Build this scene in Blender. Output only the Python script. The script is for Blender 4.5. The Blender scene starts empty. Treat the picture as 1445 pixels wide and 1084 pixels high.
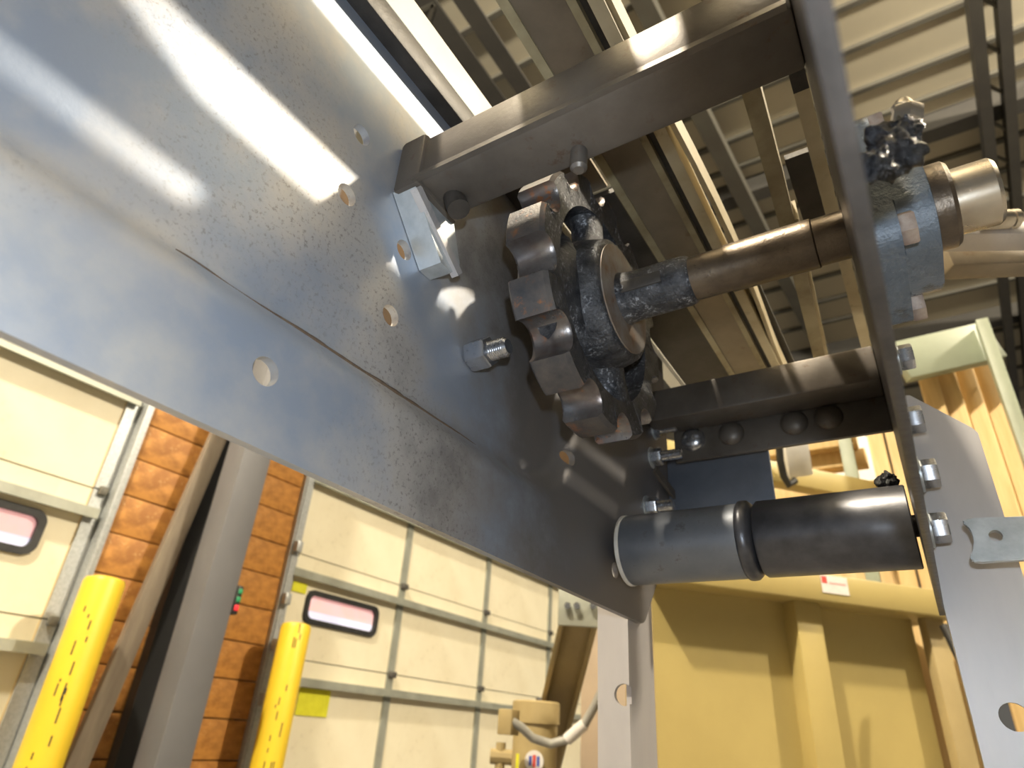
import bpy, bmesh, math, random
from mathutils import Vector, Matrix, noise
random.seed(7)
PI = math.pi
scene = bpy.context.scene
COL = scene.collection
CAMH = 0.55                      # lens height over the shop floor; "r" coordinates below are relative to it

# ------------------------------------------------------------------ camera
PITCH, ROLL, YAW, FPX = -.501, .071, -.59, 900.0
def _rx(a): return Matrix(((1, 0, 0), (0, math.cos(a), -math.sin(a)), (0, math.sin(a), math.cos(a))))
def _rz(a): return Matrix(((math.cos(a), -math.sin(a), 0), (math.sin(a), math.cos(a), 0), (0, 0, 1)))
RW = _rz(ROLL) @ _rx(PITCH) @ Matrix(((1, 0, 0), (0, 0, -1), (0, 1, 0))) @ _rz(YAW)   # world -> (right, down, forward)
cam_d = bpy.data.cameras.new('camera'); cam = bpy.data.objects.new('camera', cam_d); COL.objects.link(cam)
cam_d.sensor_width = 36.0; cam_d.lens = FPX / 1445 * 36.0
M3 = Matrix((RW[0], -RW[1], -RW[2])).transposed()
cam.matrix_world = Matrix.Translation((0, 0, CAMH)) @ M3.to_4x4()
cam_d.clip_start = .01; cam_d.clip_end = 200
cam_d.dof.use_dof = True; cam_d.dof.focus_distance = .43; cam_d.dof.aperture_fstop = 10.0
scene.camera = cam

# ------------------------------------------------------------------ light and exposure
w = bpy.data.worlds.new('world'); scene.world = w; w.use_nodes = True
w.node_tree.nodes['Background'].inputs[0].default_value = (1.0, .93, .80, 1)
w.node_tree.nodes['Background'].inputs[1].default_value = .12
def lamp(name, loc, power, col, radius, typ='POINT'):
    l = bpy.data.lights.new(name, typ); l.energy = power; l.color = col; l.shadow_soft_size = radius
    o = bpy.data.objects.new(name, l); COL.objects.link(o); o.location = loc; return o
lamp('camera_flash', (.026, -.020, CAMH + .050), 5.6, (.78, .89, 1.0), .008)
lamp('high_bay_lamp_a', (6.2, 4.0, CAMH + 7.0), 4000, (1, .89, .71), .16)
lamp('high_bay_lamp_b', (-1.3, -2.6, CAMH + 6.8), 4200, (1, .89, .71), .16)
vs = scene.view_settings
vs.view_transform = 'Standard'; vs.look = 'None'; vs.gamma = 1; vs.use_curve_mapping = False; vs.exposure = 0.0

# ------------------------------------------------------------------ helpers
WL = {}                                       # world location of every object
def ray(px, py): return RW.transposed() @ Vector((px - 722.5, py - 542.0, FPX))
def at(px, py, depth): return ray(px, py) * (depth / FPX)
def atx(px, py, x): r = ray(px, py); return r * (x / r.x)
def aty(px, py, y): r = ray(px, py); return r * (y / r.y)
def atz(px, py, z): r = ray(px, py); return r * (z / r.z)
def tag(o, label=None, cat=None, group=None, kind=None):
    if label: o['label'] = label
    if cat: o['category'] = cat
    if group: o['group'] = group
    if kind: o['kind'] = kind
    return o
def place(o, wloc, parent):
    COL.objects.link(o); WL[o] = Vector(wloc)
    if parent: o.parent = parent; o.location = WL[o] - WL[parent]
    else: o.location = wloc
    return o
def thing(name, rloc, label, cat, group=None, parent=None):
    o = bpy.data.objects.new(name, None); o.empty_display_size = .05
    place(o, Vector(rloc) + Vector((0, 0, CAMH)), parent)
    return tag(o, label, cat, group)
class MB:
    def __init__(s): s.bm = bmesh.new(); s.mi = 0
    def f(s, vs):
        try:
            fa = s.bm.faces.new(vs); fa.material_index = s.mi; return fa
        except ValueError: return None
    def box(s, a, b, bev=0, M=None):
        x0, y0, z0 = [min(a[i], b[i]) for i in range(3)]; x1, y1, z1 = [max(a[i], b[i]) for i in range(3)]
        P = [Vector(p) for p in ((x0, y0, z0), (x1, y0, z0), (x1, y1, z0), (x0, y1, z0), (x0, y0, z1), (x1, y0, z1), (x1, y1, z1), (x0, y1, z1))]
        if M: P = [M @ p for p in P]
        v = [s.bm.verts.new(p) for p in P]
        fs = [s.f([v[i] for i in q]) for q in ((0, 3, 2, 1), (4, 5, 6, 7), (0, 1, 5, 4), (1, 2, 6, 5), (2, 3, 7, 6), (3, 0, 4, 7))]
        if bev:
            ed = list({e for fa in fs for e in fa.edges})
            bmesh.ops.bevel(s.bm, geom=ed, offset=bev, segments=2, affect='EDGES', profile=.5)
        return s
    def beam(s, p0, p1, wd, ht, up=(0, 0, 1), bev=0):
        p0, p1 = Vector(p0), Vector(p1); d = p1 - p0; L = d.length; d.normalize()
        u = Vector(up); sd = d.cross(u); sd.normalize(); u = sd.cross(d)
        M = Matrix.Translation(p0) @ Matrix((d, sd, u)).transposed().to_4x4()
        return s.box((0, -wd / 2, -ht / 2), (L, wd / 2, ht / 2), bev, M)
    def lathe(s, p0, axis, prof, n=32, cap=True):
        """prof: list of (distance along axis, radius)"""
        p0 = Vector(p0); d = Vector(axis).normalized()
        u = d.orthogonal().normalized(); v = d.cross(u)
        rings = []
        for t, r in prof:
            rings.append([s.bm.verts.new(p0 + d * t + (u * math.cos(2 * PI * k / n) + v * math.sin(2 * PI * k / n)) * r) for k in range(n)])
        for a, b in zip(rings, rings[1:]):
            for k in range(n): s.f((a[k], a[(k + 1) % n], b[(k + 1) % n], b[k]))
        if cap:
            s.f(rings[0][::-1]); s.f(rings[-1])
        return s
    def cyl(s, p0, p1, r, n=24, bev=0):
        p0, p1 = Vector(p0), Vector(p1); L = (p1 - p0).length
        pr = [(0, r), (L, r)] if not bev else [(0, r - bev), (bev, r), (L - bev, r), (L, r - bev)]
        return s.lathe(p0, p1 - p0, pr, n)
    def ring(s, p0, axis, t0, t1, ro, ri, n=32, bev=0):
        pr = [(t0, ri), (t0, ro - bev), (t0 + bev, ro), (t1 - bev, ro), (t1, ro - bev), (t1, ri), (t0, ri)]
        return s.lathe(p0, axis, pr, n, cap=False)
    def prism(s, poly, M, h):
        """poly in local xy, extruded along local z"""
        a = [s.bm.verts.new(M @ Vector((x, y, 0))) for x, y in poly]
        b = [s.bm.verts.new(M @ Vector((x, y, h))) for x, y in poly]
        n = len(poly); s.f(a[::-1]); s.f(b)
        for k in range(n): s.f((a[k], a[(k + 1) % n], b[(k + 1) % n], b[k]))
        return s
    def tube(s, pts, r, n=12):
        pts = [Vector(p) for p in pts]; rings = []
        t0 = (pts[1] - pts[0]).normalized(); u = t0.orthogonal().normalized()
        for i, p in enumerate(pts):
            t = (pts[min(i + 1, len(pts) - 1)] - pts[max(i - 1, 0)]).normalized()
            u = (u - t * u.dot(t)).normalized(); v = t.cross(u)
            rr = r[i] if isinstance(r, (list, tuple)) else r
            rings.append([s.bm.verts.new(p + (u * math.cos(2 * PI * k / n) + v * math.sin(2 * PI * k / n)) * rr) for k in range(n)])
        for a, b in zip(rings, rings[1:]):
            for k in range(n): s.f((a[k], a[(k + 1) % n], b[(k + 1) % n], b[k]))
        s.f(rings[0][::-1]); s.f(rings[-1]); return s
    def build(s, name, mat, parent=None, smooth=32, keep=None):
        me = bpy.data.meshes.new(name)
        bmesh.ops.recalc_face_normals(s.bm, faces=s.bm.faces[:])
        vs = s.bm.verts
        lo = Vector([min(v.co[i] for v in vs) for i in range(3)]); hi = Vector([max(v.co[i] for v in vs) for i in range(3)])
        c = (lo + hi) / 2
        if parent is None: c.z = lo.z
        bmesh.ops.translate(s.bm, verts=vs[:], vec=-c)
        s.bm.to_mesh(me); s.bm.free()
        for m in (mat if isinstance(mat, (list, tuple)) else [mat]): me.materials.append(m)
        if smooth:
            me.shade_smooth(); me.set_sharp_from_angle(angle=math.radians(smooth))
        o = bpy.data.objects.new(name, me)
        return place(o, c + Vector((0, 0, CAMH)), parent)
def cut_holes(o, cutters):
    """real holes: subtract cylinders / prisms given in r coordinates"""
    mb = MB()
    for c in cutters: c(mb)
    bmesh.ops.recalc_face_normals(mb.bm, faces=mb.bm.faces[:])
    bmesh.ops.translate(mb.bm, verts=mb.bm.verts[:], vec=Vector((0, 0, CAMH)) - WL[o])
    me = bpy.data.meshes.new('cut'); mb.bm.to_mesh(me); mb.bm.free()
    c = bpy.data.objects.new('cut', me); COL.objects.link(c)
    par = o.parent; loc = o.location.copy(); o.parent = None; o.location = (0, 0, 0)
    m = o.modifiers.new('b', 'BOOLEAN'); m.object = c; m.operation = 'DIFFERENCE'; m.solver = 'EXACT'
    dg = bpy.context.evaluated_depsgraph_get(); dg.update()
    nm = bpy.data.meshes.new_from_object(o.evaluated_get(dg)); nm.name = o.name
    o.modifiers.clear(); o.data = nm; o.parent = par; o.location = loc
    bpy.data.objects.remove(c)
    nm.shade_smooth(); nm.set_sharp_from_angle(angle=math.radians(32))
def ccut(p, axis, r, L=.06, n=24):
    a = Vector(axis).normalized()
    return lambda mb: mb.cyl(Vector(p) - a * L / 2, Vector(p) + a * L / 2, r, n)

# ------------------------------------------------------------------ materials
def mat(name, c1, c2=None, scale=8, rough=.5, metal=0.0, bump=0.0, bscale=60, c3=None, spot=0, sscale=90, detail=6, stretch=(1, 1, 1), emis=None, estr=0, lo=.35, hi=.65, rvar=.12, spec=.5, th=.575, stain_falloff=None):
    m = bpy.data.materials.new(name); m.use_nodes = True; nt = m.node_tree; N = nt.nodes; L = nt.links
    b = N['Principled BSDF']; b.inputs['Roughness'].default_value = rough; b.inputs['Metallic'].default_value = metal
    b.inputs['Specular IOR Level'].default_value = spec
    tc = N.new('ShaderNodeTexCoord'); mp = N.new('ShaderNodeMapping'); mp.inputs['Scale'].default_value = stretch
    L.new(tc.outputs['Object'], mp.inputs['Vector'])
    def nz(sc, de=6, ro=.6):
        n = N.new('ShaderNodeTexNoise'); n.inputs['Scale'].default_value = sc; n.inputs['Detail'].default_value = de; n.inputs['Roughness'].default_value = ro
        L.new(mp.outputs[0], n.inputs['Vector']); return n
    def rmp(src, a, bb, ca, cb):
        r = N.new('ShaderNodeValToRGB'); r.color_ramp.elements[0].position = a; r.color_ramp.elements[1].position = bb
        r.color_ramp.elements[0].color = ca; r.color_ramp.elements[1].color = cb
        L.new(src, r.inputs[0]); return r
    def mix(fac, a, bcol):
        x = N.new('ShaderNodeMix'); x.data_type = 'RGBA'
        L.new(fac, x.inputs[0])
        if isinstance(a, tuple): x.inputs[6].default_value = a
        else: L.new(a, x.inputs[6])
        if isinstance(bcol, tuple): x.inputs[7].default_value = bcol
        else: L.new(bcol, x.inputs[7])
        return x.outputs[2]
    g = lambda c: (c[0], c[1], c[2], 1)
    if c2 is None: c2 = tuple(x * .88 for x in c1)
    n1 = nz(scale, detail)
    r1 = rmp(n1.outputs[0], lo, hi, g(c1), g(c2)); out = r1.outputs[0]
    if c3:
        n2 = nz(sscale, 8, .7); n3 = nz(scale * .55, 3)
        f2 = rmp(n2.outputs[0], th, th + .085, (0, 0, 0, 1), (1, 1, 1, 1)); f3 = rmp(n3.outputs[0], .46, .62, (0, 0, 0, 1), (1, 1, 1, 1))
        mm = N.new('ShaderNodeMath'); mm.operation = 'MULTIPLY'; L.new(f2.outputs[0], mm.inputs[0]); L.new(f3.outputs[0], mm.inputs[1])
        m2 = N.new('ShaderNodeMath'); m2.operation = 'MULTIPLY'; m2.inputs[1].default_value = spot; L.new(mm.outputs[0], m2.inputs[0])
        out = mix(m2.outputs[0], out, g(c3))
    if stain_falloff:                                  # ragged oil staining plus light falloff painted in: (axis, start, end, colour)
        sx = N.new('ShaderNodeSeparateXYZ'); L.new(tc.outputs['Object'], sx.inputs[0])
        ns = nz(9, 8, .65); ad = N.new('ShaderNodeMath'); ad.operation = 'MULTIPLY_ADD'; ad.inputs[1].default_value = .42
        L.new(ns.outputs[0], ad.inputs[0]); L.new(sx.outputs[stain_falloff[0]], ad.inputs[2])
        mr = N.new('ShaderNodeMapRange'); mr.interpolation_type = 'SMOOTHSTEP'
        mr.inputs[1].default_value = stain_falloff[1] + .21; mr.inputs[2].default_value = stain_falloff[2] + .21; mr.inputs[4].default_value = .9
        L.new(ad.outputs[0], mr.inputs[0]); out = mix(mr.outputs[0], out, g(stain_falloff[3]))
    L.new(out, b.inputs['Base Color'])
    if rvar:
        rr = N.new('ShaderNodeMapRange'); rr.inputs[3].default_value = max(.03, rough - rvar); rr.inputs[4].default_value = min(1, rough + rvar)
        L.new(n1.outputs[0], rr.inputs[0]); L.new(rr.outputs[0], b.inputs['Roughness'])
    if bump:
        nb = nz(bscale, 5, .65); bp = N.new('ShaderNodeBump'); bp.inputs['Strength'].default_value = bump; bp.inputs['Distance'].default_value = .002
        L.new(nb.outputs[0], bp.inputs['Height']); L.new(bp.outputs[0], b.inputs['Normal'])
    if emis:
        b.inputs['Emission Color'].default_value = g(emis); b.inputs['Emission Strength'].default_value = estr
    return m
MP = mat('mill_scale_steel', (.38, .43, .52), (.60, .575, .545), 9, .50, .6, .06, 300, (.20, .165, .155), .6, 330, th=.54, detail=10, lo=.40, hi=.60, stain_falloff=(1, .03, .22, (.17, .16, .16)))
MRP = mat('greasy_plate_steel', (.030, .027, .025), (.065, .057, .052), 30, .36, .4, .25, 120, (.05, .035, .03), .8, 160)
MT = mat('brown_grey_tube_steel', (.105, .09, .075), (.15, .13, .11), 24, .42, .35, .08, 260, (.10, .055, .03), .7, 80)
MBLUE = mat('blue_black_steel', (.13, .15, .19), (.20, .22, .26), 14, .45, .4, .06, 200)
MDARK = mat('dark_oily_steel', (.03, .026, .022), (.06, .052, .045), 30, .5, .15, .2, 150)
MCAST = mat('greasy_cast_iron', (.030, .031, .036), (.10, .10, .105), 70, .33, .45, 1.0, 240, (.42, .43, .46), 1.0, 330, th=.53)
MWORN = mat('worn_tooth_steel', (.20, .19, .185), (.125, .10, .09), 45, .30, .7, .08, 400, (.34, .13, .04), .95, 80, th=.53)
MRUST = mat('rusty_hub_face', (.30, .27, .24), (.22, .15, .10), 45, .5, .3, .25, 300, (.22, .08, .03), .8, 90)
MSHAFT = mat('dirty_shaft_steel', (.085, .065, .048), (.15, .115, .08), 40, .33, .55, .2, 250, (.03, .025, .02), .8, 120)
MBRONZE = mat('bright_oiled_steel', (.60, .56, .49), (.42, .36, .28), 30, .24, .9, .04, 300)
MBEAR = mat('blue_grey_bearing_paint', (.10, .125, .155), (.15, .175, .205), 30, .26, .15, .5, 300, (.05, .042, .035), .85, 70, th=.54)
MZINC = mat('zinc_bolt', (.55, .56, .58), (.42, .43, .46), 60, .25, .9, .03, 300)
MRBOLT = mat('rusty_bolt', (.42, .35, .30), (.30, .22, .18), 120, .5, .4, .2, 400)
MGREASE = mat('black_grease', (.004, .004, .005), (.012, .012, .014), 80, .2, 0, 1.0, 420)
MCREAM = mat('cream_plastic_strip', (.66, .58, .40), (.50, .41, .24), 14, .45, 0, .03, 120, (.16, .11, .05), .5, 60)
MCDIRTY = mat('oily_plastic_strip', (.42, .36, .22), (.22, .17, .09), 16, .4, 0, .05, 120, (.05, .04, .02), .8, 40)
MTANS = mat('tan_steel_channel', (.20, .165, .12), (.27, .225, .165), 18, .42, .4, .05, 200, (.16, .08, .03), .5, 40)
MROL = mat('roller_steel', (.13, .145, .17), (.185, .195, .215), 22, .42, .45, .06, 260, (.07, .065, .065), .6, 90)
MROLD = mat('oily_roller_steel', (.055, .055, .062), (.11, .11, .12), 26, .34, .5, .08, 200)
MWHITE = mat('pale_ring', (.62, .60, .55), (.48, .46, .42), 60, .5)
MLEG = mat('pale_mill_steel', (.42, .40, .40), (.55, .52, .50), 9, .45, .35, .04, 200, (.25, .22, .22), .4, 60, stretch=(1, 1, .3))
MGALV = mat('galvanized', (.40, .42, .42), (.53, .55, .55), 70, .42, .5, .08, 240)
MDOOR = mat('door_cream_paint', (.80, .74, .56), (.74, .67, .49), 2.5, .55, 0, .02, 60, (.45, .40, .28), .25, 20)
MRAIL = mat('door_galvanized_strut', (.30, .31, .26), (.40, .41, .35), 6, .45, .3, .03, 60)
MSEAL = mat('door_edge_sealant', (.72, .52, .22), (.62, .45, .2), 6, .6)
MOSB = mat('orange_strand_board', (.50, .225, .045), (.29, .115, .02), 9, .6, 0, .25, 40, (.62, .38, .15), .9, 55, stretch=(1, 1, 1.6), lo=.38, hi=.6)
MPLANK = mat('weathered_timber', (.13, .10, .07), (.22, .18, .13), 5, .75, 0, .3, 40, stretch=(3, 3, .4))
MCOLG = mat('grey_column_paint', (.155, .155, .165), (.175, .175, .185), 3, .5)
MYEL = mat('safety_yellow', (.76, .53, .03), (.68, .47, .025), 3, .45, 0, 0, 60, (.12, .09, .02), .0, 30)
MBLK = mat('black_rubber', (.015, .015, .015), (.03, .03, .03), 20, .5)
MCAB = mat('ochre_machine_paint', (.44, .345, .125), (.39, .30, .105), 2, .45)
MTANP = mat('tan_machine_paint', (.40, .31, .15), (.34, .26, .12), 4, .45)
MGREEN = mat('pale_green_paint', (.30, .335, .25), (.27, .30, .22), 5, .5)
MWOOD = mat('pine_board', (.72, .52, .25), (.58, .39, .16), 5, .6, 0, .1, 30, stretch=(6, 6, .5))
MROOF = mat('roof_insulation', (.52, .47, .35), (.48, .435, .325), .7, .8)
MPURL = mat('roof_purlin_paint', (.13, .125, .10), (.11, .10, .08), 2, .6)
MRAFT = mat('roof_rafter_paint', (.085, .08, .068), (.07, .065, .058), 2, .6)
MFLOOR = mat('shop_concrete', (.13, .125, .115), (.16, .15, .14), 1.5, .6)
MPANE = mat('backlit_window_pane', (.7, .5, .5), (.5, .5, .6), 6, .2, 0, 0, emis=(1.0, .45, .42), estr=.62)
MSKYP = mat('daylight_pane', (.6, .6, .7), (.5, .5, .6), 6, .2, 0, 0, emis=(.78, .76, .95), estr=.62)
MTAG = mat('yellow_paper', (.72, .70, .03), (.62, .60, .02), 20, .7)
MTAPE = mat('white_sticker', (.75, .72, .68), (.66, .62, .58), 30, .6)
MRED = mat('red_print', (.65, .08, .06)); MBLUEP = mat('blue_print', (.06, .10, .45))
MHOSE = mat('grey_conduit', (.30, .29, .26), (.36, .35, .31), 30, .45)
MLR = mat('red_lens', (.7, .02, .03), emis=(1, .03, .05), estr=.5); MLG = mat('green_lens', (.02, .25, .10))
MPAPER = mat('white_wrap', (.82, .80, .76), (.7, .68, .64), 8, .5)

# ================================================================== THE SETTING
def struct(o): return tag(o, kind='structure')
flo = MB(); flo.box((-3.75, -12, -CAMH - .2), (14, 24, -CAMH)); flo = struct(flo.build('floor', MFLOOR))

# roof: deck, purlins across, rafters
RZ = 8.0; K = RZ / 6.0
ce = MB(); ce.box((-16, -16, RZ + .02), (22, 40, RZ + .15)); ce = struct(ce.build('ceiling', MROOF))
for y in [-3.5, -3, -2.4, -1.9, -1.4, -.9, -.4, .1, .6, 1.1, 1.6, 2.2, 2.8, 3.37, 3.86, 4.33, 4.80, 5.32, 5.74, 6.7, 7.2, 7.75, 8.3, 8.9, 9.5, 10.9, 11.6, 12.3, 13.2, 14.2]:
    m = MB(); m.box((-14, y * K - .035, RZ - .05), (20, y * K + .035, RZ + .02)); m.build('purlin', MPURL, ce)
for y in (.9, 6.07, 10.3):
    m = MB(); m.box((-14, y * K - .13, RZ - .30), (20, y * K + .13, RZ + .02)); m.build('rafter', MRAFT, ce)
for xa, xb, wd in ((1.16, 2.05, .13), (1.35, 2.25, .12), (-1.12, -.42, .22)):
    m = MB(); m.beam((xa * K, 2.0 * K, RZ - .42), (xb * K, 14 * K, RZ - .42), wd, .24); m.build('roof_beam', MRAFT if xa > 0 else MPURL, ce)
for k in range(9):                               # lacing between the two chords of the open joist
    y = (3.5 + k * .5) * K; xx = (1.16 + (y / K - 2) * .074) * K
    m = MB(); m.beam((xx, y, RZ - .42), (xx + .25, y + .33, RZ - .42), .035, .035); m.build('joist_lacing', MPURL, ce)
for xa, xb in ((-.2275, .019), (-.200, .014)):   # dark ceiling girders seen between the rails
    s_ = (RZ - .5) / .47
    m = MB(); m.box(((xa - xb / 2) * s_, -2, RZ - .52), ((xa + xb / 2) * s_, 6.0, RZ - .48)); m.build('roof_girder', MRAFT, ce)
    # lacing
p0 = atz(560, 30, RZ - .5); p1 = atz(612, 5, RZ - .5)
m = MB(); m.beam(p0, p1, .05, .05); m.build('joist_lacing', MPURL, ce)
m = MB(); m.beam(atz(612, 5, RZ - .5), atz(596, 60, RZ - .5), .05, .05); m.build('joist_lacing', MPURL, ce)

# left wall: backing + strand-board courses, 0.2 m high
XW = -3.50
wl = MB(); wl.box((-3.9, -8, -CAMH), (-3.62, 12, 4.6)); wl = struct(wl.build('wall_left', mat('dark_wall_backing', (.10, .06, .03))))
zc = [-.63 + .2015 * k for k in range(13)]
for k in range(len(zc) - 1):
    for ya, yb in ((1.62, 2.78),):
        m = MB(); a = max(zc[k], -CAMH); m.box((-3.62, ya, a + .003), (XW - random.uniform(0, .004), yb, zc[k + 1] - .004), .002)
        m.build('strand_board', MOSB, wl)

# overhead dock doors: sections of cream panels, galvanized struts, stiles, a vision window
def dock_door(name, y0, y1, stiles, win, zj0=-.305, sec=.642, nsec=5):
    XD = -3.56
    dm = MB(); dm.box((XD - .05, y0, -CAMH), (XD - .01, y1, zj0 + sec * nsec)); d = struct(dm.build(name, MRAIL))
    ys = [y0] + list(stiles) + [y1]
    for k in range(-1, nsec):
        za = max(-CAMH, zj0 + k * sec) + .004; zb = zj0 + (k + 1) * sec - .004
        zs = zj0 + (k + 1) * sec - .105           # strut just below the section joint
        for i in range(len(ys) - 1):
            a = ys[i] + (.075 if i == 0 else .035); b = ys[i + 1] - (.075 if i == len(ys) - 2 else .035)
            has = win and win[0] == k and win[1] == i
            if has:
                (wy0, wy1, wz0, wz1) = win[2]
                for q in ((a, wy0, za, zb), (wy1, b, za, zb), (wy0, wy1, za, wz0), (wy0, wy1, wz1, zb)):
                    if q[1] - q[0] > .01:
                        m = MB(); m.box((XD - .012, q[0], q[2]), (XD, q[1], q[3])); m.build('panel', MDOOR, d)
                yc, zcn = (wy0 + wy1) / 2, (wz0 + wz1) / 2; hw, hh = (wy1 - wy0) / 2, (wz1 - wz0) / 2
                def rr(hw, hh, r, n=6):
                    P = []
                    for cx, cz, a0 in ((hw - r, hh - r, 0), (-hw + r, hh - r, PI / 2), (-hw + r, -hh + r, PI), (hw - r, -hh + r, 1.5 * PI)):
                        for j in range(n + 1): t = a0 + j * PI / 2 / n; P.append((cx + r * math.cos(t), cz + r * math.sin(t)))
                    return P
                o_, i_ = rr(hw + .012, hh + .012, .06), rr(hw - .022, hh - .022, .04)
                fm = MB(); n = len(o_); X0, X1 = XD - .012, XD + .016
                V = [[fm.bm.verts.new((x, yc + p[0], zcn + p[1])) for p in P] for x in (X0, X1) for P in (o_, i_)]
                for j in range(n):
                    q = (j + 1) % n
                    fm.f((V[2][j], V[2][q], V[3][q], V[3][j])); fm.f((V[0][j], V[0][q], V[2][q], V[2][j])); fm.f((V[1][j], V[1][q], V[3][q], V[3][j])); fm.f((V[0][j], V[0][q], V[1][q], V[1][j]))
                wf = fm.build('window_frame', MBLK, d)
                pm = MB(); pm.box((XD - .02, yc - hw + .02, zcn - hh + .02), (XD - .008, yc + hw - .02, zcn - hh * .25)); pm.build('pane', MSKYP, wf)
                pm = MB(); pm.box((XD - .02, yc - hw + .02, zcn - hh * .25), (XD - .008, yc + hw - .02, zcn + hh - .02)); pm.build('pane', MPANE, wf)
            else:
                m = MB(); m.box((XD - .012, a, za), (XD, b, zb)); m.build('panel', MDOOR, d)
            for e in (a - .008, b):
                m = MB(); m.box((XD - .011, e, za), (XD + .002, e + .008, zb)); m.build('sealant_bead', MSEAL, d)
        m = MB(); m.box((XD, y0 + .02, zs - .035), (XD + .055, y1 - .02, zs)); m.box((XD + .04, y0 + .02, zs - .05), (XD + .055, y1 - .02, zs - .0352)); m.build('strut', MRAIL, d)
        for i, sy in enumerate(stiles):
            m = MB(); m.box((XD - .01, sy - .035, za), (XD + .012, sy + .035, zb)); m.build('stile', MRAIL, d)
            m = MB(); m.box((XD + .012, sy - .03, zb - .02), (XD + .035, sy + .045, zb + .02), .004); m.build('hinge', MRAFT, d)
        for sy in (y0 + .035, y1 - .035):
            m = MB(); m.box((XD - .01, sy - .035, za), (XD + .016, sy + .035, zb)); m.build('stile', MGALV, d)
            m = MB(); m.box((XD + .016, sy - .015, zb - .025), (XD + .04, sy + .025, zb + .02), .004); m.build('hinge', MPURL, d)
    return d
door1 = dock_door('door_1', -2.0, 1.57, [-.80, .36], (1, 2, (.68, 1.345, .60, .79)))
door2 = dock_door('door_2', 2.80, 7.80, [3.95, 5.13, 6.36], (1, 0, (3.03, 3.715, .57, .762)))
for i, (ya, yb) in enumerate(((1.575, 1.625), (2.735, 2.795))):
    m = MB(); m.box((-3.62, ya, -CAMH), (-3.47, ya + .012, 4)); m.box((-3.62, ya + .0122, -CAMH), (-3.46 if i else -3.50, yb, 4))
    struct(m.build('trim_%d' % (i + 1), MGALV))
m = MB()
for z in (-.35, .05, .35, .62, .95): m.box((-3.46, 2.745, z), (-3.42, 2.79, z + .07), .004)
tag(m.build('door_lock_bracket', MGALV, bpy.data.objects['trim_2']))

# ================================================================== BACKGROUND THINGS
# steel column between the doors
t = thing('steel_column', (-3.3, 2.07, -CAMH), 'grey painted steel column standing between the dock doors', 'column')
m = MB(); m.box((-3.27, 1.985, -CAMH), (-3.10, 2.165, 4.2), .006); m.build('front_flange', MCOLG, t)
m = MB(); m.box((-3.42, 2.10, -CAMH), (-3.27, 2.13, 4.2)); m.build('web', MCOLG, t)
m = MB(); m.box((-3.49, 1.985, -CAMH), (-3.42, 2.165, 4.2)); m.build('back_flange', mat('shaded_column_back', (.03, .03, .03)), t)  # shade of the column recess painted as black
t = thing('signal_light', (-3.06, 2.17, .46), 'small black signal box with red and green lenses on the grey column', 'signal light')
m = MB(); m.box((-3.14, 2.168, .455), (-3.095, 2.20, .60), .004); m.build('housing', MBLK, t)
for z, mm in ((.488, MLR), (.53, MLG), (.57, MLG)):
    m = MB(); m.box((-3.13, 2.173, z - .014), (-3.088, 2.197, z + .014), .004); m.build('lens', mm, t)
m = MB(); m.beam((-3.40, 1.765, -CAMH), (-3.40, 2.00, 1.6), .04, .10, (0, 1, 0), .004)
tag(m.build('timber_plank', MPLANK), 'dark weathered timber plank leaning against the orange strand board', 'plank')
# bollards
def bollard(x, y, ztop, label):
    t = thing('bollard', (x, y, -CAMH), label, 'bollard', 'yellow bollards by the dock doors')
    R = .088
    pr = [(0, R), (ztop + CAMH - .03, R), (ztop + CAMH - .012, R * .92), (ztop + CAMH - .003, R * .6), (ztop + CAMH, .01)]
    m = MB(); m.lathe((x, y, -CAMH), (0, 0, 1), pr, 32); b = m.build('sleeve', MYEL, t, 40)
    for k in range(16):                       # scuffs: thin raised black rubber streaks
        a = -.62 + random.uniform(-.32, .42); z = random.uniform(-.3, ztop - .06); h = random.uniform(.010, .06)
        s = MB(); q = Matrix.Translation((x, y, z)) @ Matrix.Rotation(a, 4, 'Z')
        s.box((R - .002, -.003, 0), (R + .0006, .003, h), 0, q); s.build('scuff', MBLK, b)
bollard(-3.25, 1.57, .525, 'yellow bollard nearest the orange strand-board wall and first dock door')
bollard(-3.25, 2.73, .503, 'yellow bollard in front of the window of the second dock door')
# paper labels on door 2
for (ya, yb, za, zb), lb in (((2.885, 3.005, .735, .80), 'small yellow label above the dock door window'), ((3.12, 3.39, .02, .178), 'larger yellow notice taped on the lowest dock door section')):
    m = MB(); m.box((-3.558, ya, za), (-3.553, yb, zb)); lab = tag(m.build('yellow_notice', MTAG), lb, 'notice')

# ochre steel bin / machine housing
CD = Vector((.669, .7433, 0)); CN = Vector((.7433, -.669, 0)); C0 = Vector((-.675, 2.374, .50))
def cab(px, py, off=0.0):
    r = ray(px, py); k = (CN.dot(C0) + off) / CN.dot(r); p = r * k
    return (p - C0).dot(CD), p.z
CM = Matrix.Translation(C0 * 1) @ Matrix((CD, -CN, Vector((0, 0, 1)))).transposed().to_4x4()   # local: s, depth inward, z-offset from C0.z
def cbox(mb, s0, s1, d0, d1, z0, z1, bev=0): return mb.box((s0, d0, z0 - C0.z), (s1, d1, z1 - C0.z), bev, CM)
sL, _ = cab(936, 900); sM0, _ = cab(1128, 900); sM1, _ = cab(1164, 900); sR, _ = cab(1312, 900)
zb = cab(1164, 853)[1]; zt = cab(1240, 826)[1]
t = thing('steel_bin', (C0.x + .3, C0.y + .6, -CAMH), 'large ochre painted steel housing with a ribbed front wall', 'machine housing')
for a, b in ((sL, sM0), (sM1, sR)):
    m = MB(); cbox(m, a, b, .07, .10, -CAMH, zb + .02); m.build('wall_panel', MCAB, t)
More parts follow.
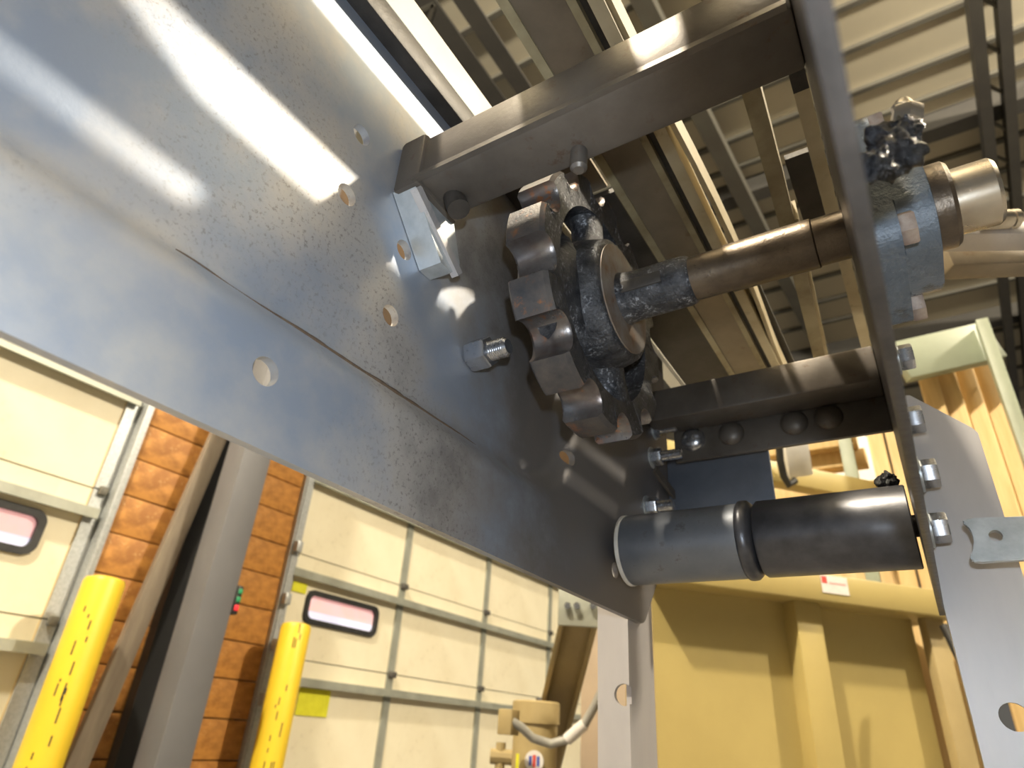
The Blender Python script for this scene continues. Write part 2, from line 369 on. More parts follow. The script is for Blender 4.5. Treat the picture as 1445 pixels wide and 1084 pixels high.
m = MB(); cbox(m, sM0, sM1, .0, .10, -CAMH, zb, .004); m.build('rib', MCAB, t)
m = MB(); cbox(m, sL - .003, sL, .07, .30, -CAMH, zb); m.build('end_wall', MTANP, t)
m = MB(); cbox(m, sR, sR + .09, .0, .04, -CAMH, zb, .004); m.build('rib', MTANP, t)
m = MB(); cbox(m, sL - .02, sR + .12, -.05, .10, zb, zt, .005); tr = m.build('top_rail', MCAB, t)
m = MB(); cbox(m, sL - .02, sR + .12, .10, .28, zb, zb + .02); m.build('lid', MCAB, t)
s0, z0 = cab(1146, 837); s1, z1 = cab(1172, 822)
m = MB(); cbox(m, s0 + .005, s1 + .03, -.0525, -.0505, z0 - .005, z0 + .06); st = m.build('sticker', MTAPE, tr)
m = MB(); cbox(m, s0 + .008, s0 + .03, -.0533, -.0524, z0 + .03, z0 + .055); m.build('sticker_logo', MRED, st)
m = MB(); cbox(m, s0 + .04, s1 + .02, -.0533, -.0524, z0 + .03, z0 + .036); m.build('sticker_print', mat('pink_print', (.7, .4, .38)), st)
m = MB(); m.tube([Vector((.02, 2.95, .45)), Vector((.05, 2.92, .3)), Vector((.10, 2.90, .1)), Vector((.2, 2.88, -.2)), Vector((.3, 2.86, -.5))], .018)
tag(m.build('hose', MBLK), 'black hose hanging beside the ochre housing behind the pale leg', 'hose')

# tan post with a galvanized cap, reservoir cylinder with conduit
t = thing('tan_post', (-1.35, 2.55, -CAMH), 'slanted tan steel channel post with a bolted galvanized cap plate', 'post')
pt, pb = at(822, 866, 2.62), at(757, 1130, 3.05)
for dx, wd, h in ((0, .10, .05),):
    m = MB(); m.beam(pt, pb, .14, .03, (.5, -.85, .1), .003); m.build('channel_web', MTANP, t)
sd = Vector((.83, .50, .0))
for k in (-1, 1):
    m = MB(); o = sd * .07 * k + Vector((.02, -.05, 0)); m.beam(pt + o, pb + o, .02, .10, (.5, -.85, .1), .003); m.build('flange', MTANP, t)
c = at(822, 855, 2.56)
m = MB(); m.beam(c - sd * .10, c + sd * .10, .02, .16, (0, 0, 1), .003); cp = m.build('cap_plate', MRAIL, t)
for px in (801, 814, 837):
    p = at(px, 856, 2.545); m = MB(); m.cyl(p, p + Vector((.006, -.012, 0)) * 1.6, .014, 6); m.build('bolt', MZINC, cp)
t = thing('reservoir', (-1.45, 2.55, -CAMH), 'tan cylindrical reservoir with a round emblem sticker', 'reservoir')
c = at(757, 990, 2.6); R = .088
m = MB(); m.lathe((c.x, c.y, -CAMH), (0, 0, 1), [(0, R), (CAMH + c.z - .08, R), (CAMH + c.z - .08, R + .008), (CAMH + c.z - .005, R + .008), (CAMH + c.z, R)], 32); b = m.build('tank', MTANP, t)
m = MB(); m.cyl((c.x + .03, c.y - .03, c.z), (c.x + .03, c.y - .03, c.z + .012), .014, 8); m.build('filler_cap', MZINC, b)
vd = Vector((-c.x, -c.y, 0)).normalized()
p = at(766, 1074, 2.5); q = Vector((c.x, c.y, p.z)) + vd * (R - .003)
side = Vector((-vd.y, vd.x, 0))
q = q + side * -.0
m = MB(); m.cyl(q, q + vd * .0045, .036, 24); e = m.build('emblem', MTAPE, b)
m = MB(); m.beam(q + vd * .005 + Vector((0, 0, -.02)), q + vd * .005 + Vector((0, 0, .02)), .012, .004, vd); m.build('emblem_print', MRED, e)
for k in (-1, 1):
    m = MB(); o = side * .015 * k; m.beam(q + o + vd * .005 + Vector((0, 0, -.016)), q + o + vd * .005 + Vector((0, 0, .016)), .010, .004, vd); m.build('emblem_print', MBLUEP, e)
q2 = q - side * .06 - vd * .022
m = MB(); m.beam(q2 + Vector((0, 0, -.05)), q2 + Vector((0, 0, .02)), .02, .006, vd); m.build('yellow_label', MTAG, b)
cpts = [at(722, 1018, 2.36), at(735, 1026, 2.36), at(752, 1042, 2.36), at(777, 1050, 2.36), at(800, 1044, 2.36), at(825, 1022, 2.36), at(840, 995, 2.36), at(852, 970, 2.36)]
m = MB(); m.tube(cpts, .016); ct = thing('conduit', cpts[3], 'grey conduit looping from a junction box past the tan reservoir', 'conduit')
cd = m.build('pipe', MHOSE, ct, 60)
m = MB(); m.tube(cpts[4:6], .021); m.build('coupling', MTAPE, ct)
m = MB(); c3 = at(718, 1016, 2.38); m.box(c3 - Vector((.03, .03, .05)), c3 + Vector((.03, .03, .035)), .004); m.build('junction_box', MTANP, ct)
m = MB(); c3 = at(706, 1068, 2.56); m.cyl(c3 - side * .04, c3 + side * .06, .028, 10); m.cyl(c3 + Vector((0, 0, -.06)), c3 + Vector((0, 0, .05)), .02, 10); m.build('valve', MTANP, t)
m = MB(); pA = at(835, 905, 3.15); m.box((pA.x - .06, pA.y, -CAMH), (pA.x + .2, pA.y + .3, pA.z + .12), .01)
m.build('x', mat('pinkish_tan_paint', (.42, .33, .24), (.38, .30, .22), 4, .5)).name = 'control_box'; tag(bpy.data.objects['control_box'], 'pale cabinet standing behind the slanted tan post', 'cabinet')

# pale green rack with stacked boards behind the right leg
t = thing('lumber_rack', (.35, 3.5, -CAMH), 'pale green steel rack frame holding upright pine boards', 'rack')
a, b = at(1268, 512, 3.2), at(1400, 482, 3.2)
m = MB(); m.beam(a, b, .06, .21, (0, 0, 1), .003); m.build('header', MGREEN, t)
a = at(1385, 455, 3.17); m = MB(); m.beam(a + Vector((0, 0, .0)), Vector((a.x + .0, a.y + .02, -CAMH)), .05, .08, (0, 1, 0), .003); m.build('post', MGREEN, t)
a = at(1392, 668, 3.15); b = at(1470, 655, 3.15); m = MB(); m.beam(a, b, .03, .05); m.build('cross_rail', MGREEN, t)
for k, px in enumerate((1301, 1327, 1354, 1380)):
    a = at(px, 505, 3.32); dx = .0
    m = MB(); m.box((a.x - .042, a.y - .02, -CAMH), (a.x + .042, a.y + .03, a.z), .012)
    tag(m.build('pine_board', MWOOD), ('upright pine board in the green rack, farthest from its post, by the zinc bolt', 'upright pine board in the green rack, second from the pale leg', 'upright pine board in the green rack, second from the green post', 'upright pine board standing right beside the pale green rack post')[k], 'board', 'pine boards in the green rack')
for k, px in enumerate((1222, 1247)):
    a = at(px, 560, 3.3)
    m = MB(); m.box((a.x - .035, a.y - .02, -CAMH), (a.x + .035, a.y + .02, a.z + .2), .006)
    tag(m.build('pine_board', MWOOD), ('upright pine board beyond the roller, beside the pale green upright', 'upright pine board beyond the roller, beside the edge-on dark plate')[k], 'board', 'pine boards beyond the roller')
a = at(1196, 640, 3.25); m = MB(); m.box((a.x - .03, a.y - .02, -CAMH), (a.x + .03, a.y + .02, a.z + .5), .003)
tag(m.build('rack_upright', MGREEN), 'pale green rack upright beside the white wrapped bundle', 'rack upright')
a = at(1172, 668, 3.95)
m = MB(); m.box((a.x - .3, a.y - .2, -CAMH), (a.x + .3, a.y + .35, a.z - .142), .01); tag(m.build('plywood_crate', MWOOD), 'pine crate carrying the white wrapped bundle', 'crate')
m = MB(); m.prism([(-.19, -.14), (.19, -.14), (.14, .14), (.02, .2), (-.1, .12)], Matrix.Translation(a) @ Matrix.Rotation(.55, 4, 'Z') @ Matrix.Rotation(PI / 2, 4, 'X'), .25)
tag(m.build('wrapped_bundle', MPAPER), 'white wrapped bundle resting among the boards beyond the roller', 'bundle')
for k, (px, py, h) in enumerate(((1135, 622, .12), (1150, 652, .09), (1120, 690, .10))):
    a = at(px, py, 3.5); m = MB(); m.box((a.x - .25, a.y, a.z - h / 2), (a.x + .25, a.y + .1, a.z + h / 2), .006)
    tag(m.build('stacked_board', MWOOD), ('horizontal pine board on top of the stack behind the pale slat', 'horizontal pine board in the middle of the stack behind the pale slat', 'lowest horizontal pine board in the stack behind the ochre beam')[k], 'board', 'stacked boards beyond the roller')
a, b = at(1082, 668, 2.95), at(1330, 716, 3.3); m = MB(); m.beam(a - (b - a) * .5, b, .08, .10, (0, 0, 1), .004)
tag(m.build('ochre_beam', MCAB), 'ochre painted beam crossing above the ribbed housing', 'beam')
a, b = at(1120, 618, 2.9), at(1128, 672, 2.9); m = MB(); m.beam(a, b, .11, .04, (.5, -.8, 0), .003)
tag(m.build('pale_slat', MPAPER), 'pale upright slat beyond the cross angle', 'slat')
m = MB(); m.tube([at(1099, 622, 2.8), at(1101, 650, 2.8), at(1106, 672, 2.8), at(1113, 684, 2.8), at(1122, 678, 2.82)], .016)
tag(m.build('cable', MBLK), 'black cable hanging past the pale slat', 'cable')

# ================================================================== THE CONVEYOR
fr = thing('conveyor_frame', (-.12, .3, -CAMH), 'bare steel conveyor frame with side plates, cross tubes and legs', 'conveyor frame')
YE = .745
def zbot(y): return .1100 - .0085 * y
HOLES = [(.1593, .146), (.1878, .3495), (.1881, .2943), (.2448, .292), (.2436, .2356), (.5721, .1426), (.478, .2225)]
def step_x(y, z):
    """the upper field of the plate is pressed outwards behind a rounded step"""
    zs, ye, R = .179, .478, .07
    # signed distance inside the recess (z>zs and y<ye with a rounded corner)
    dz, dy = z - zs, ye - y
    if dz < R and dy < R: d = R - math.hypot(R - dz, R - dy)
    else: d = min(dz, dy)
    t = max(0, min(1, (d + .010) / .020)); t = t * t * (3 - 2 * t)
    return -.0125 * t
mb = MB(); ny, nz_ = 150, 56; y0, y1 = -.30, YE
F = []; Bk = []
for j in range(nz_ + 1):
    fr_, bk_ = [], []
    for i in range(ny + 1):
        y = y0 + (y1 - y0) * i / ny; z = zbot(y) + (.467 - zbot(y)) * j / nz_
        sx = step_x(y, z)
        fr_.append(mb.bm.verts.new((-.25 + sx, y, z))); bk_.append(mb.bm.verts.new((-.256 + sx, y, z)))
    F.append(fr_); Bk.append(bk_)
for j in range(nz_):
    for i in range(ny):
        mb.f((F[j][i], F[j][i + 1], F[j + 1][i + 1], F[j + 1][i])); mb.f((Bk[j][i], Bk[j + 1][i], Bk[j + 1][i + 1], Bk[j][i + 1]))
for i in range(ny):
    mb.f((F[0][i], Bk[0][i], Bk[0][i + 1], F[0][i + 1])); mb.f((F[nz_][i], F[nz_][i + 1], Bk[nz_][i + 1], Bk[nz_][i]))
for j in range(nz_):
    mb.f((F[j][0], F[j + 1][0], Bk[j + 1][0], Bk[j][0])); mb.f((F[j][ny], Bk[j][ny], Bk[j + 1][ny], F[j + 1][ny]))
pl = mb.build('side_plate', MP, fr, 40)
def corner(mb):        # everything outside the rounded lower far corner
    P = [(.590, .09), (.590, zbot(.59) - .001), (.620, .1052)]
    for k in range(7):
        a = -PI / 2 + k * (PI * .30) / 6; P.append((.632 + .022 * math.cos(a), .1262 + .022 * math.sin(a)))
    P += [(.700, .172), (.80, .25), (.80, .09)]
    mb.prism(P, Matrix(((0, 0, 1, -.30), (1, 0, 0, 0), (0, 1, 0, 0), (0, 0, 0, 1))), .4)
cut_holes(pl, [ccut((-.255, y, z), (1, 0, 0), .0075) for y, z in HOLES] + [corner])
# right side plate: 6 mm thick, seen along its lower edge
mb = MB()
P = [(-.30, zbot(-.3)), (.60, zbot(.6)), (.620, .1052)] + [(.632 + .022 * math.cos(-PI / 2 + k * PI * .3 / 6), .1262 + .022 * math.sin(-PI / 2 + k * PI * .3 / 6)) for k in range(7)] + [(.700, .172), (YE, .207), (YE, .467), (-.30, .467)]
mb.prism(P, Matrix(((0, 0, 1, .0025), (1, 0, 0, 0), (0, 1, 0, 0), (0, 0, 0, 1))), .0042)
bmesh.ops.bevel(mb.bm, geom=mb.bm.edges[:], offset=.0007, segments=1, affect='EDGES')
rp = mb.build('side_plate', MRP, fr)
cut_holes(rp, [ccut((.005, .400, .3185), (1, 0, 0), .030)])
# edge rails on top of the plates
m = MB(); m.box((-.2705, -.3, .446), (-.2496, YE, .468), .001); m.build('edge_angle', MDARK, fr)

def rail(nm, mt, x0, x1, z0, z1, ya=-.30, yb=1.05, xs=0.0, bev=.0015, seg=1, fx=None):
    """longitudinal rail; fx(y) shifts it sideways"""
    m = MB(); n = 24; rows = []
    for i in range(n + 1):
        y = ya + (yb - ya) * i / n; dx = fx(y) if fx else 0
        rows.append([m.bm.verts.new(p) for p in ((x0 + dx, y, z0), (x1 + dx, y, z0), (x1 + dx, y, z1), (x0 + dx, y, z1))])
    for a, b in zip(rows, rows[1:]):
        for k in range(4): m.f((a[k], a[(k + 1) % 4], b[(k + 1) % 4], b[k]))
    m.f(rows[0]); m.f(rows[-1][::-1])
    return m.build(nm, mt, fr, 25)
rail('wear_strip', mat('white_plastic_strip', (.84, .80, .68), (.78, .73, .60), 14, .45), -.266, -.2497, .4685, .505)
rail('wear_strip', MCDIRTY, -.180, -.172, .470, .490)
rail('slide_channel', MTANS, -.172, -.135, .472, .478)
rail('slide_channel', MTANS, -.172, -.169, .478, .505)
rail('wear_strip', MCDIRTY, -.135, -.1285, .468, .490)
rail('channel_flange', MDARK, -.1285, -.1215, .476, .500)
rail('wear_strip', MCREAM, -.1215, -.1110, .468, .496, fx=lambda y: .000)
rail('wear_strip', MCREAM, -.1120, -.1075, .474, .500, fx=lambda y: .008 * math.sin(max(0, min(PI, (y - .30) / .5 * PI))))
s4 = lambda y: -.058 * max(0, y - .36) ** 1.25
rail('wear_strip', MCDIRTY, -.0455, -.031, .466, .500, fx=s4)
rail('wear_strip', MCREAM, -.031, -.027, .474, .500, ya=.55, fx=s4)
rail('channel_flange', MDARK, -.031, -.0105, .478, .484, ya=.47, yb=.60)
rail('wear_strip', MCREAM, -.0100, .0020, .470, .492, .395, 1.05)
rail('dark_gap_filler', MDARK, -.0100, .0020, .469, .493, .36, .395)  # dark filler added for the dark gap; covers the lit strip end
rail('wear_strip', MTANS, -.0100, .0020, .470, .492, .262, .36)
rail('outer_rail', MTANS, .0095, .022, .462, .500, -.3, .50)

dm = MB(); dm.prism([(-.034, .33), (-.050, .33), (-.053, .25), (-.080, .16), (-.11, .05), (-.11, -.3), (-.034, -.3)], Matrix(((1, 0, 0, 0), (0, 1, 0, 0), (0, 0, 1, .474), (0, 0, 0, 1))), .004)
dm.build('added_light_stop', MTANS, fr)  # unseen plate added to shape the lamp band on the left plate
# upper cross tube, with gusset, weld and hanging studs
def square_tube(nm, mt, x0, x1, ya, yb, za, zb, t=.004):
    m = MB(); m.box((x0, ya, za), (x1, yb, zb), .003); return m.build(nm, mt, fr)
ut = square_tube('cross_tube', MT, -.246, .0025, .225, .265, .329, .372)
m = MB(); m.beam((-.2435, .2235, .331), (-.0, .2235, .331), .004, .004); m.build('weld_bead', MT, ut)
m = MB(); m.box((-.2618, .222, .326), (-.238, .27, .376), .004); m.build('end_bracket', MT, fr)
gm = MB(); gm.prism([(.224, .328), (.27, .328), (.282, .300), (.282, .293), (.2745, .286), (.262, .286)], Matrix(((0, 0, 1, -.2620), (1, 0, 0, 0), (0, 1, 0, 0), (0, 0, 0, 1))), .0195)
gm.build('gusset', MGALV, fr)
m = MB(); m.beam((-.2425, .226, .325), (-.2425, .281, .288), .006, .007); m.build('gusset_lip', MLEG, fr)
# stud under the tube
def hexnut(mb, p, ax, r, h, n=6): mb.lathe(p, ax, [(0, r * .93), (h * .12, r), (h * .88, r), (h, r * .93)], n)
m = MB(); m.cyl((-.228, .25, .330), (-.222, .25, .316), .008, 16); m.build('stud', MDARK, ut)
m = MB(); m.cyl((-.132, .255, .332), (-.132, .255, .312), .0055, 16, .002); m.build('stud', MT, ut)
# small wire hooks / clips near the right end
m = MB(); m.tube([(-.018, .27, .362), (-.012, .275, .347), (-.006, .272, .352), (-.004, .27, .36)], .0018, 8); m.build('clip', MZINC, ut)

# mid cross tube with bolted angle below and end plate
mt_ = square_tube('cross_tube', MT, -.2495, .0025, .668, .712, .340, .381)
m = MB(); m.box((-.2300, .7125, .3015), (.0025, .7185, .352), .001); ca = m.build('cross_angle', MT, fr)
for x in (-.2065, -.1605, -.0905, -.055):
    m = MB(); m.lathe((x, .7130, .3275), (0, -1, 0), [(0, .0150), (.002, .0148), (.0045, .0130), (.0070, .0095), (.0085, .005), (.009, .001)], 24)
    m.build('carriage_bolt_head', MZINC if x < -.2 else MT, ca, 60)
m = MB(); m.box((-.2495, .738, .205), (-.1265, .744, .330), .001); m.build('end_plate', MBLUE, fr)

mm_ = MB(); pts = []; rad = []
for k in range(60):
    y = .105 + .25 * k / 59; pts.append((-.2612 + .0008 * noise.noise((y * 40, 3, 0)), y, .1850 + .0015 * noise.noise((y * 30, 0, 0)))); rad.append(.0003 + (.0009 + .0014 * abs(noise.noise((y * 60, 5, 1)))) * math.sin(PI * k / 59))
mm_.tube(pts, rad, 8); mm_.build('weld_bead', mat('brown_weld', (.16, .11, .07), (.10, .07, .05), 200, .5, .2), fr, 60)
m = MB(); m.box((-.247, .43, .476), (-.183, 1.05, .482)); m.build('cover_plate', MDARK, fr)
m = MB(); m.box((-.243, .33, .486), (-.190, .43, .490)); m.build('cover_plate', MTANS, fr)
m = MB(); m.box((-.183, .60, .508), (-.10, 1.05, .512)); m.build('cover_plate', MDARK, fr)
# bolts through the left plate
def bolt(p, ax, parent, shank=.022, r=.0095, h=.010, dark=False, name='bolt', washer=True):
    ax = Vector(ax); p = Vector(p)
    m = MB(); hexnut(m, p, ax, r, h); b = m.build(name, MZINC, parent)
    if washer:
        m = MB(); m.cyl(p - ax * .0018, p + ax * .0002, r * 1.25, 24); m.build('washer', MGALV, b)
    if shank:
        m = MB(); pr = []
        n = int(shank / .0018)
        for k in range(n):
            pr += [(h + k * .0018, r * .55), (h + k * .0018 + .0009, r * .62)]
        pr.append((h + shank, r * .45))
        m.lathe(p, ax, pr, 16); m.build('thread', MZINC, b)
    return b
bolt((-.2610, .331, .2515), (1, 0, 0), fr, .016, .0125, .018, washer=False)
bolt((-.2490, .686, .3010), (1, 0, 0), fr, .024, .0105, .012)
bolt((-.2490, .663, .2325), (1, 0, 0), fr, .018, .0105, .012)
bolt((-.2490, .700, .3420), (1, 0, 0), fr, .022, .009, .006)
m = MB(); m.beam((-.249, .69, .288), (-.24, .76, .262), .004, .010); m.build('weld_bead', MT, fr)
# bolts through the right plate / leg
for x, z in ((.018, .322), (.0125, .260), (.0125, .2106), (.0095, .165)):
    m = MB(); m.cyl((.0066, .60, z), (x, .60, z), .0105, 24); m.build('spacer', MGALV, fr)
    bolt((x + .0018, .60, z), (1, 0, 0), fr, 0, .0120, .012)

# legs: steel angles
def angle_leg(side, xo, xf, y0, ztop, hole, chamfer):
    m = MB()
    P = [(xo, -CAMH), (xf, -CAMH)] + ([(xf, .252), (xf - .0035, .258), (.022, .298)] if chamfer else [(xf, ztop)]) + [(xo, ztop)]
    m.prism(P, Matrix(((1, 0, 0, 0), (0, 0, 1, y0), (0, 1, 0, 0), (0, 0, 0, 1))), .005)
    l = m.build('leg', MLEG, fr); cut_holes(l, [ccut((hole.x, y0 + .002, hole.z), (0, 1, 0), .0095)])
    m = MB(); m.box((xo, y0 + .005, -CAMH), (xo + side * .005, y0 + .065, ztop)); m.build('leg_flange', MLEG, l)
angle_leg(-1, -.2563, -.2885, .615, .25, Vector((-.262, 0, .0385)), False)
angle_leg(1, .0070, .0635, .630, .300, aty(1432, 1012, .63), True)
# galvanized link bracket in front of the right leg
P = []
BP = [aty(px, py, .58) for px, py in ((1357, 737), (1372, 748), (1377, 762), (1376, 776), (1368, 784), (1372, 793), (1385, 794), (1460, 790), (1460, 728), (1400, 731), (1375, 732), (1362, 733))]
lk = MB(); lk.prism([(p.x, p.z) for p in BP], Matrix(((1, 0, 0, 0), (0, 0, 1, .578), (0, 1, 0, 0), (0, 0, 0, 1))), .007)
bmesh.ops.bevel(lk.bm, geom=lk.bm.edges[:], offset=.0012, segments=2, affect='EDGES')
lk = lk.build('link_plate', MGALV); tag(lk, 'galvanized link plate with a notched end and one hole beside the pale leg', 'bracket')
ph = aty(1405, 757, .58); cut_holes(lk, [ccut((ph.x, .58, ph.z), (0, 1, 0), .0042)])
lp = MB(); lp.cyl((ph.x + .03, .584, ph.z), (ph.x + .03, .634, ph.z), .006, 16); lp.build('stud', MZINC, lk)

# ------------------------------------------------------------------ drive shaft with sprocket
AY, AZ = .400, .3185
ss = thing('sprocket_shaft', (-.1, AY, AZ - .114), 'greasy cast drive sprocket with worn pockets on a horizontal shaft', 'sprocket')
m = MB(); m.lathe((-.243, AY, AZ), (1, 0, 0), [(0, .016), (.001, .0172), (.10, .0172), (.101, .0172), (.165, .0172), (.165, .0182), (.225, .0182), (.226, .0172), (.305, .0172), (.3075, .0155)], 32); sh = m.build('shaft', MSHAFT, ss)
NT = 12; RT, RC, RPK = .114, .1125, .0155; PH = math.radians(13)
def sprocket_profile(scale=1.0):
    P = []
    for k in range(NT):
        a0 = PH + k * 2 * PI / NT                 # pocket centre angle (from +z towards -y)
        half = math.asin(RPK / RT) * .98
        lead = [(a0 - PI / NT + (PI / NT - half) * q / 2) for q in range(2)]
        for a in lead: P.append((RT, a, 0))
        for j in range(11):
            th = PI * j / 10                      # sweep across the pocket
            lx = RC - RPK * math.sin(th); ly = -RPK * math.cos(th)
            P.append((math.hypot(lx, ly), a0 + math.atan2(ly, lx), 1))
        P.append((RT, a0 + half + (PI / NT - half) / 2, 0))
    return P
PF = sprocket_profile()
def pol(x, r, a): return (x, AY - r * math.sin(a), AZ + r * math.cos(a))
m = MB(); slices = []
for x, s_ in ((-.208, .975), (-.2055, 1), (-.1785, 1), (-.1755, .975)):
    slices.append([m.bm.verts.new(pol(x, r * s_, a)) for r, a, q in PF])
inn = [[m.bm.verts.new(pol(x, .0835, a)) for r, a, q in PF] for x in (-.206, -.178)]
n = len(PF)
for a, b in zip(slices, slices[1:]):
    for k in range(n):
        m.mi = 1 if (PF[k][2] and PF[(k + 1) % n][2]) else 2
        m.f((a[k], a[(k + 1) % n], b[(k + 1) % n], b[k]))
m.mi = 0
for k in range(n):
    q = (k + 1) % n
    m.f((slices[0][k], slices[0][q], inn[0][q], inn[0][k])); m.f((slices[-1][k], slices[-1][q], inn[1][q], inn[1][k])); m.f((inn[0][k], inn[0][q], inn[1][q], inn[1][k]))
MTOP = mat('rusty_tooth_top', (.055, .055, .060), (.115, .10, .09), 50, .42, .4, .2, 300, (.30, .12, .045), .9, 70, th=.54)
m.build('toothed_rim', [MCAST, MWORN, MTOP], ss, 40)
m = MB(); m.lathe((-.212, AY, AZ), (1, 0, 0), [(0, .018), (0, .052), (.003, .057), (.026, .057), (.040, .0535), (.0465, .0515), (.0485, .0490), (.0485, .0175)], 48, cap=False); hb = m.build('hub', MCAST, ss, 50)
m = MB(); m.ring((-.212, AY, AZ), (1, 0, 0), .0483, .0496, .0465, .0173, 48); m.build('hub_face', MRUST, hb)
for deg, ww in ((10, 1.0), (106, 1.9), (208, 1.05), (300, 1.0)):
    a = math.radians(deg); u = Vector((0, -math.sin(a), math.cos(a))); v = Vector((1, 0, 0))
    m = MB(); pts = []
    for q in range(7):
        tt = q / 6; r = .046 + .044 * tt; wdt = (.0165 + .010 * (2 * tt - 1) ** 2) * ww
        pts.append((Vector((-.191, AY, AZ)) + u * r, wdt))
    rings = []; sd = u.cross(v)
    for p, wdt in pts:
        rings.append([m.bm.verts.new(p + sd * wdt * math.cos(2 * PI * j / 14) + v * .0135 * math.sin(2 * PI * j / 14)) for j in range(14)])
    for a_, b_ in zip(rings, rings[1:]):
        for j in range(14): m.f((a_[j], a_[(j + 1) % 14], b_[(j + 1) % 14], b_[j]))
    m.f(rings[0][::-1]); m.f(rings[-1]); m.build('spoke', MCAST, ss, 60)
m = MB(); m.lathe((-.163, AY, AZ), (1, 0, 0), [(0, .0225), (.004, .0212), (.012, .0202), (.052, .0200), (.056, .0190), (.058, .0172)], 40, cap=False); m.build('greasy_sleeve', MCAST, sh, 40)
m = MB(); m.box((-.168, AY - .005, AZ + .0145), (-.125, AY + .005, AZ + .0207), .001, Matrix.Translation((0, AY, AZ)) @ Matrix.Rotation(1.75, 4, 'X') @ Matrix.Translation((0, -AY, -AZ))); m.build('key', MDARK, sh)
m = MB(); m.lathe((.0500, AY, AZ), (1, 0, 0), [(0, .0285), (.012, .0285), (.0145, .0265), (.0145, .017)], 40, cap=False); m.build('locking_collar', MSHAFT, ss)
m = MB(); m.lathe((.0640, AY, AZ), (1, 0, 0), [(0, .0215), (.022, .0215), (.0245, .0195)], 40); m.build('shaft_end', MBRONZE, ss)

# ------------------------------------------------------------------ flange bearing outside the right plate
br = thing('flange_bearing', (.02, AY, AZ - .07), 'blue-grey flange bearing bolted to the plate, smeared with black grease', 'bearing')
def rsq(h, r, n=6, rot=0):
    P = []
    for cx, cz, a0 in ((h - r, h - r, 0), (-h + r, h - r, PI / 2), (-h + r, -h + r, PI), (h - r, -h + r, 1.5 * PI)):
        for j in range(n + 1): tt = a0 + j * PI / 2 / n; P.append((cx + r * math.cos(tt), cz + r * math.sin(tt)))
    c, s_ = math.cos(rot), math.sin(rot)
    return [(c * x - s_ * y, s_ * x + c * y) for x, y in P]
def XM(x): return Matrix(((0, 0, 1, x), (1, 0, 0, AY), (0, 1, 0, AZ), (0, 0, 0, 1)))
m = MB(); m.prism(rsq(.054, .014, 10), XM(.0068), .0225); bmesh.ops.bevel(m.bm, geom=m.bm.edges[:], offset=.0012, segments=2, affect='EDGES'); bf = m.build('flange', MBEAR, br); cut_holes(bf, [ccut((.03, AY, AZ), (1, 0, 0), .0185, .2)])
m = MB(); m.prism(rsq(.0455, .026, 8), XM(.0292), .0205); bmesh.ops.bevel(m.bm, geom=m.bm.edges[:], offset=.0015, segments=2, affect='EDGES'); bh = m.build('housing', MBEAR, br, 40); cut_holes(bh, [ccut((.03, AY, AZ), (1, 0, 0), .0300, .2)])
m = MB(); m.ring((.0265, AY, AZ), (1, 0, 0), .0225, .0260, .0295, .0175, 40); m.build('inner_ring', MDARK, br)
for q, (dy, dz) in enumerate(((-.0435, -.043), (.0435, -.043), (-.0435, .043), (.0435, .043))):
    m = MB(); hexnut(m, (.0292, AY + dy, AZ + dz), (1, 0, 0), .0105, .0085); m.build('bolt', MRBOLT, br)

# ------------------------------------------------------------------ rollers
RY, RZR, RR = .578, .162, .0325
t = thing('roller', (-.18, RY, RZR - RR), 'blue-grey steel roller with a pale end ring against the big side plate', 'roller')
m = MB(); m.lathe((-.236, RY, RZR), (1, 0, 0), [(0, .020), (.0, .0318), (.0015, RR), (.106, RR), (.1065, RR - .001)], 48); m.build('tube', MROL, t, 40)
m = MB(); m.ring((-.236, RY, RZR), (1, 0, 0), -.0035, .0005, RR + .0008, .012, 48, .0008); m.build('end_ring', MWHITE, t)
m = MB(); m.lathe((-.236, RY, RZR), (1, 0, 0), [(.106, .022), (.1062, RR), (.1075, RR + .0016), (.110, RR + .002), (.114, RR + .0016), (.117, RR - .001), (.119, RR - .005), (.119, .02)], 48, cap=False); m.build('rolled_lip', MROLD, t, 50)
t2 = thing('roller', (-.06, RY, RZR - RR), 'dark oily steel roller against the edge-on plate and pale leg', 'roller')
m = MB(); m.lathe((-.1155, RY, RZR), (1, 0, 0), [(0, .02), (0, RR - .002), (.0025, RR), (.1145, RR), (.1155, RR - .001), (.1155, .02)], 48); m.build('tube', MROLD, t2, 40)
m = MB(); m.cyl((-.0006, RY, RZR), (.0024, RY, RZR), .0085, 20); m.build('axle', MDARK, t2)
m = MB(); m.cyl((-.2498, RY, RZR), (-.236, RY, RZR), .0085, 20); m.build('axle', MDARK, t)

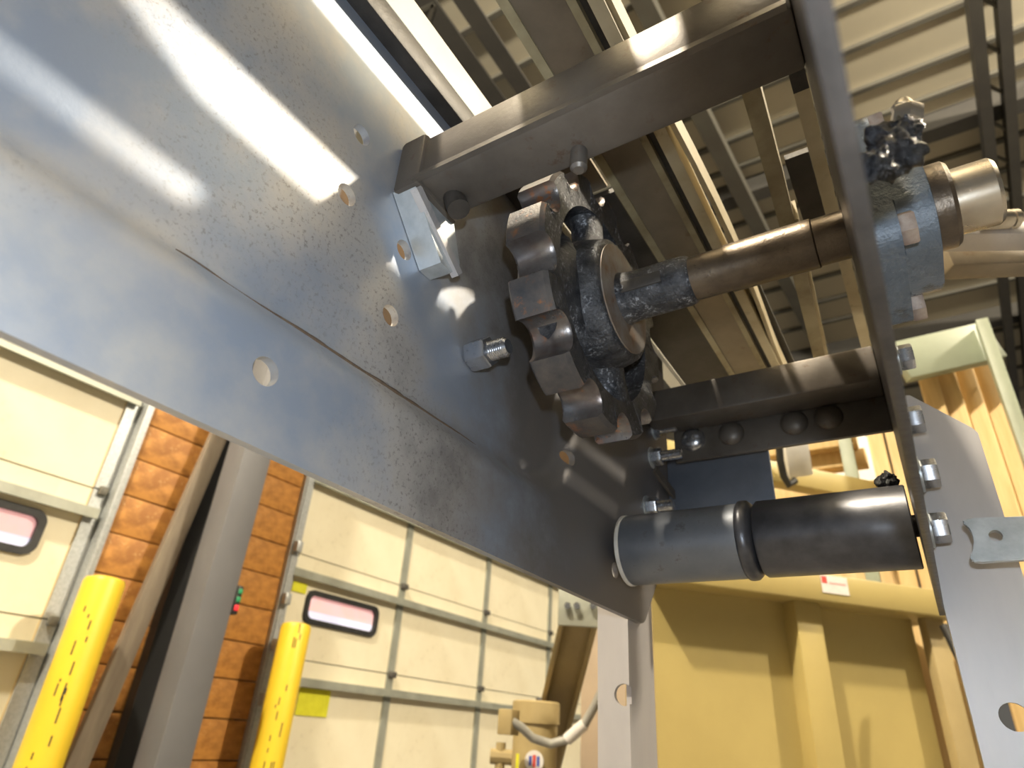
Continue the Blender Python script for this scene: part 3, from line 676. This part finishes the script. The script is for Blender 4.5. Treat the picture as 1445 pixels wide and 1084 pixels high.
# ------------------------------------------------------------------ grease on the bearing
def blob(c, r, seed, sx=(1, 1, 1)):
    b = bmesh.new(); bmesh.ops.create_icosphere(b, subdivisions=4, radius=1)
    for v in b.verts:
        d = 1 + .55 * noise.noise(v.co * 1.7 + Vector((seed, 0, 0))) + .26 * noise.noise(v.co * 4.5 + Vector((0, seed, 0))) + .14 * noise.noise(v.co * 11 + Vector((seed, seed, 0)))
        v.co = Vector((v.co.x * r * sx[0] * d, v.co.y * r * sx[1] * d, v.co.z * r * sx[2] * d)) + Vector(c)
    return b
def addblob(name, c, r, seed, mt, par, sx=(1, 1, 1)):
    m = MB(); m.bm.free(); m.bm = blob(c, r, seed, sx); return m.build(name, mt, par, 180)
gp = atx(1255, 215, .024)
addblob('grease', gp, .0105, 3.1, MGREASE, br, (1.1, 1.0, 1.0))
addblob('grease', atx(1272, 190, .030), .0065, 7.7, MGREASE, br)
addblob('grease', atx(1232, 235, .016), .0065, 5.2, MGREASE, br)
addblob('grease_lump', (-.0115, RY + .004, RZR + RR + .006), .0075, 11.3, MGREASE, t2, (1, 1, 1.1))
p = atx(1276, 168, .033)
m = MB(); hexnut(m, p - Vector((0, 0, .004)), (.25, -.2, .9), .0065, .008); m.lathe(p + Vector((0, 0, .003)), (.25, -.2, .9), [(0, .004), (.003, .005), (.005, .004), (.007, .0025)], 12); m.build('grease_nipple', MBRONZE, br)

# pale machined bars beyond the bearing
a, b = at(1336, 335, .72), at(1500, 333, .72)
m = MB(); m.beam(a, b, .030, .018, (0, 0, 1), .002); o = m.build('guard_bar', MLEG); tag(o, 'bright flat machined bar running out behind the bearing', 'bar')
a, b = at(1330, 372, .80), at(1500, 366, .80)
m = MB(); m.beam(a, b, .03, .030, (0, 0, 1), .003); tag(m.build('support_tube', MTANS), 'dull tan tube lying under the bright bar behind the bearing', 'tube')
a, b = at(1385, 311, .70), at(1436, 309, .70)
m = MB(); m.lathe(a, b - a, [(0, .011), (.028, .011), (.029, .0095), (.031, .0095), (.032, .011), ((b - a).length - .002, .011), ((b - a).length, .009)], 24); tag(m.build('machined_pin', MBRONZE), 'short shiny turned pin above the bright bar', 'pin')
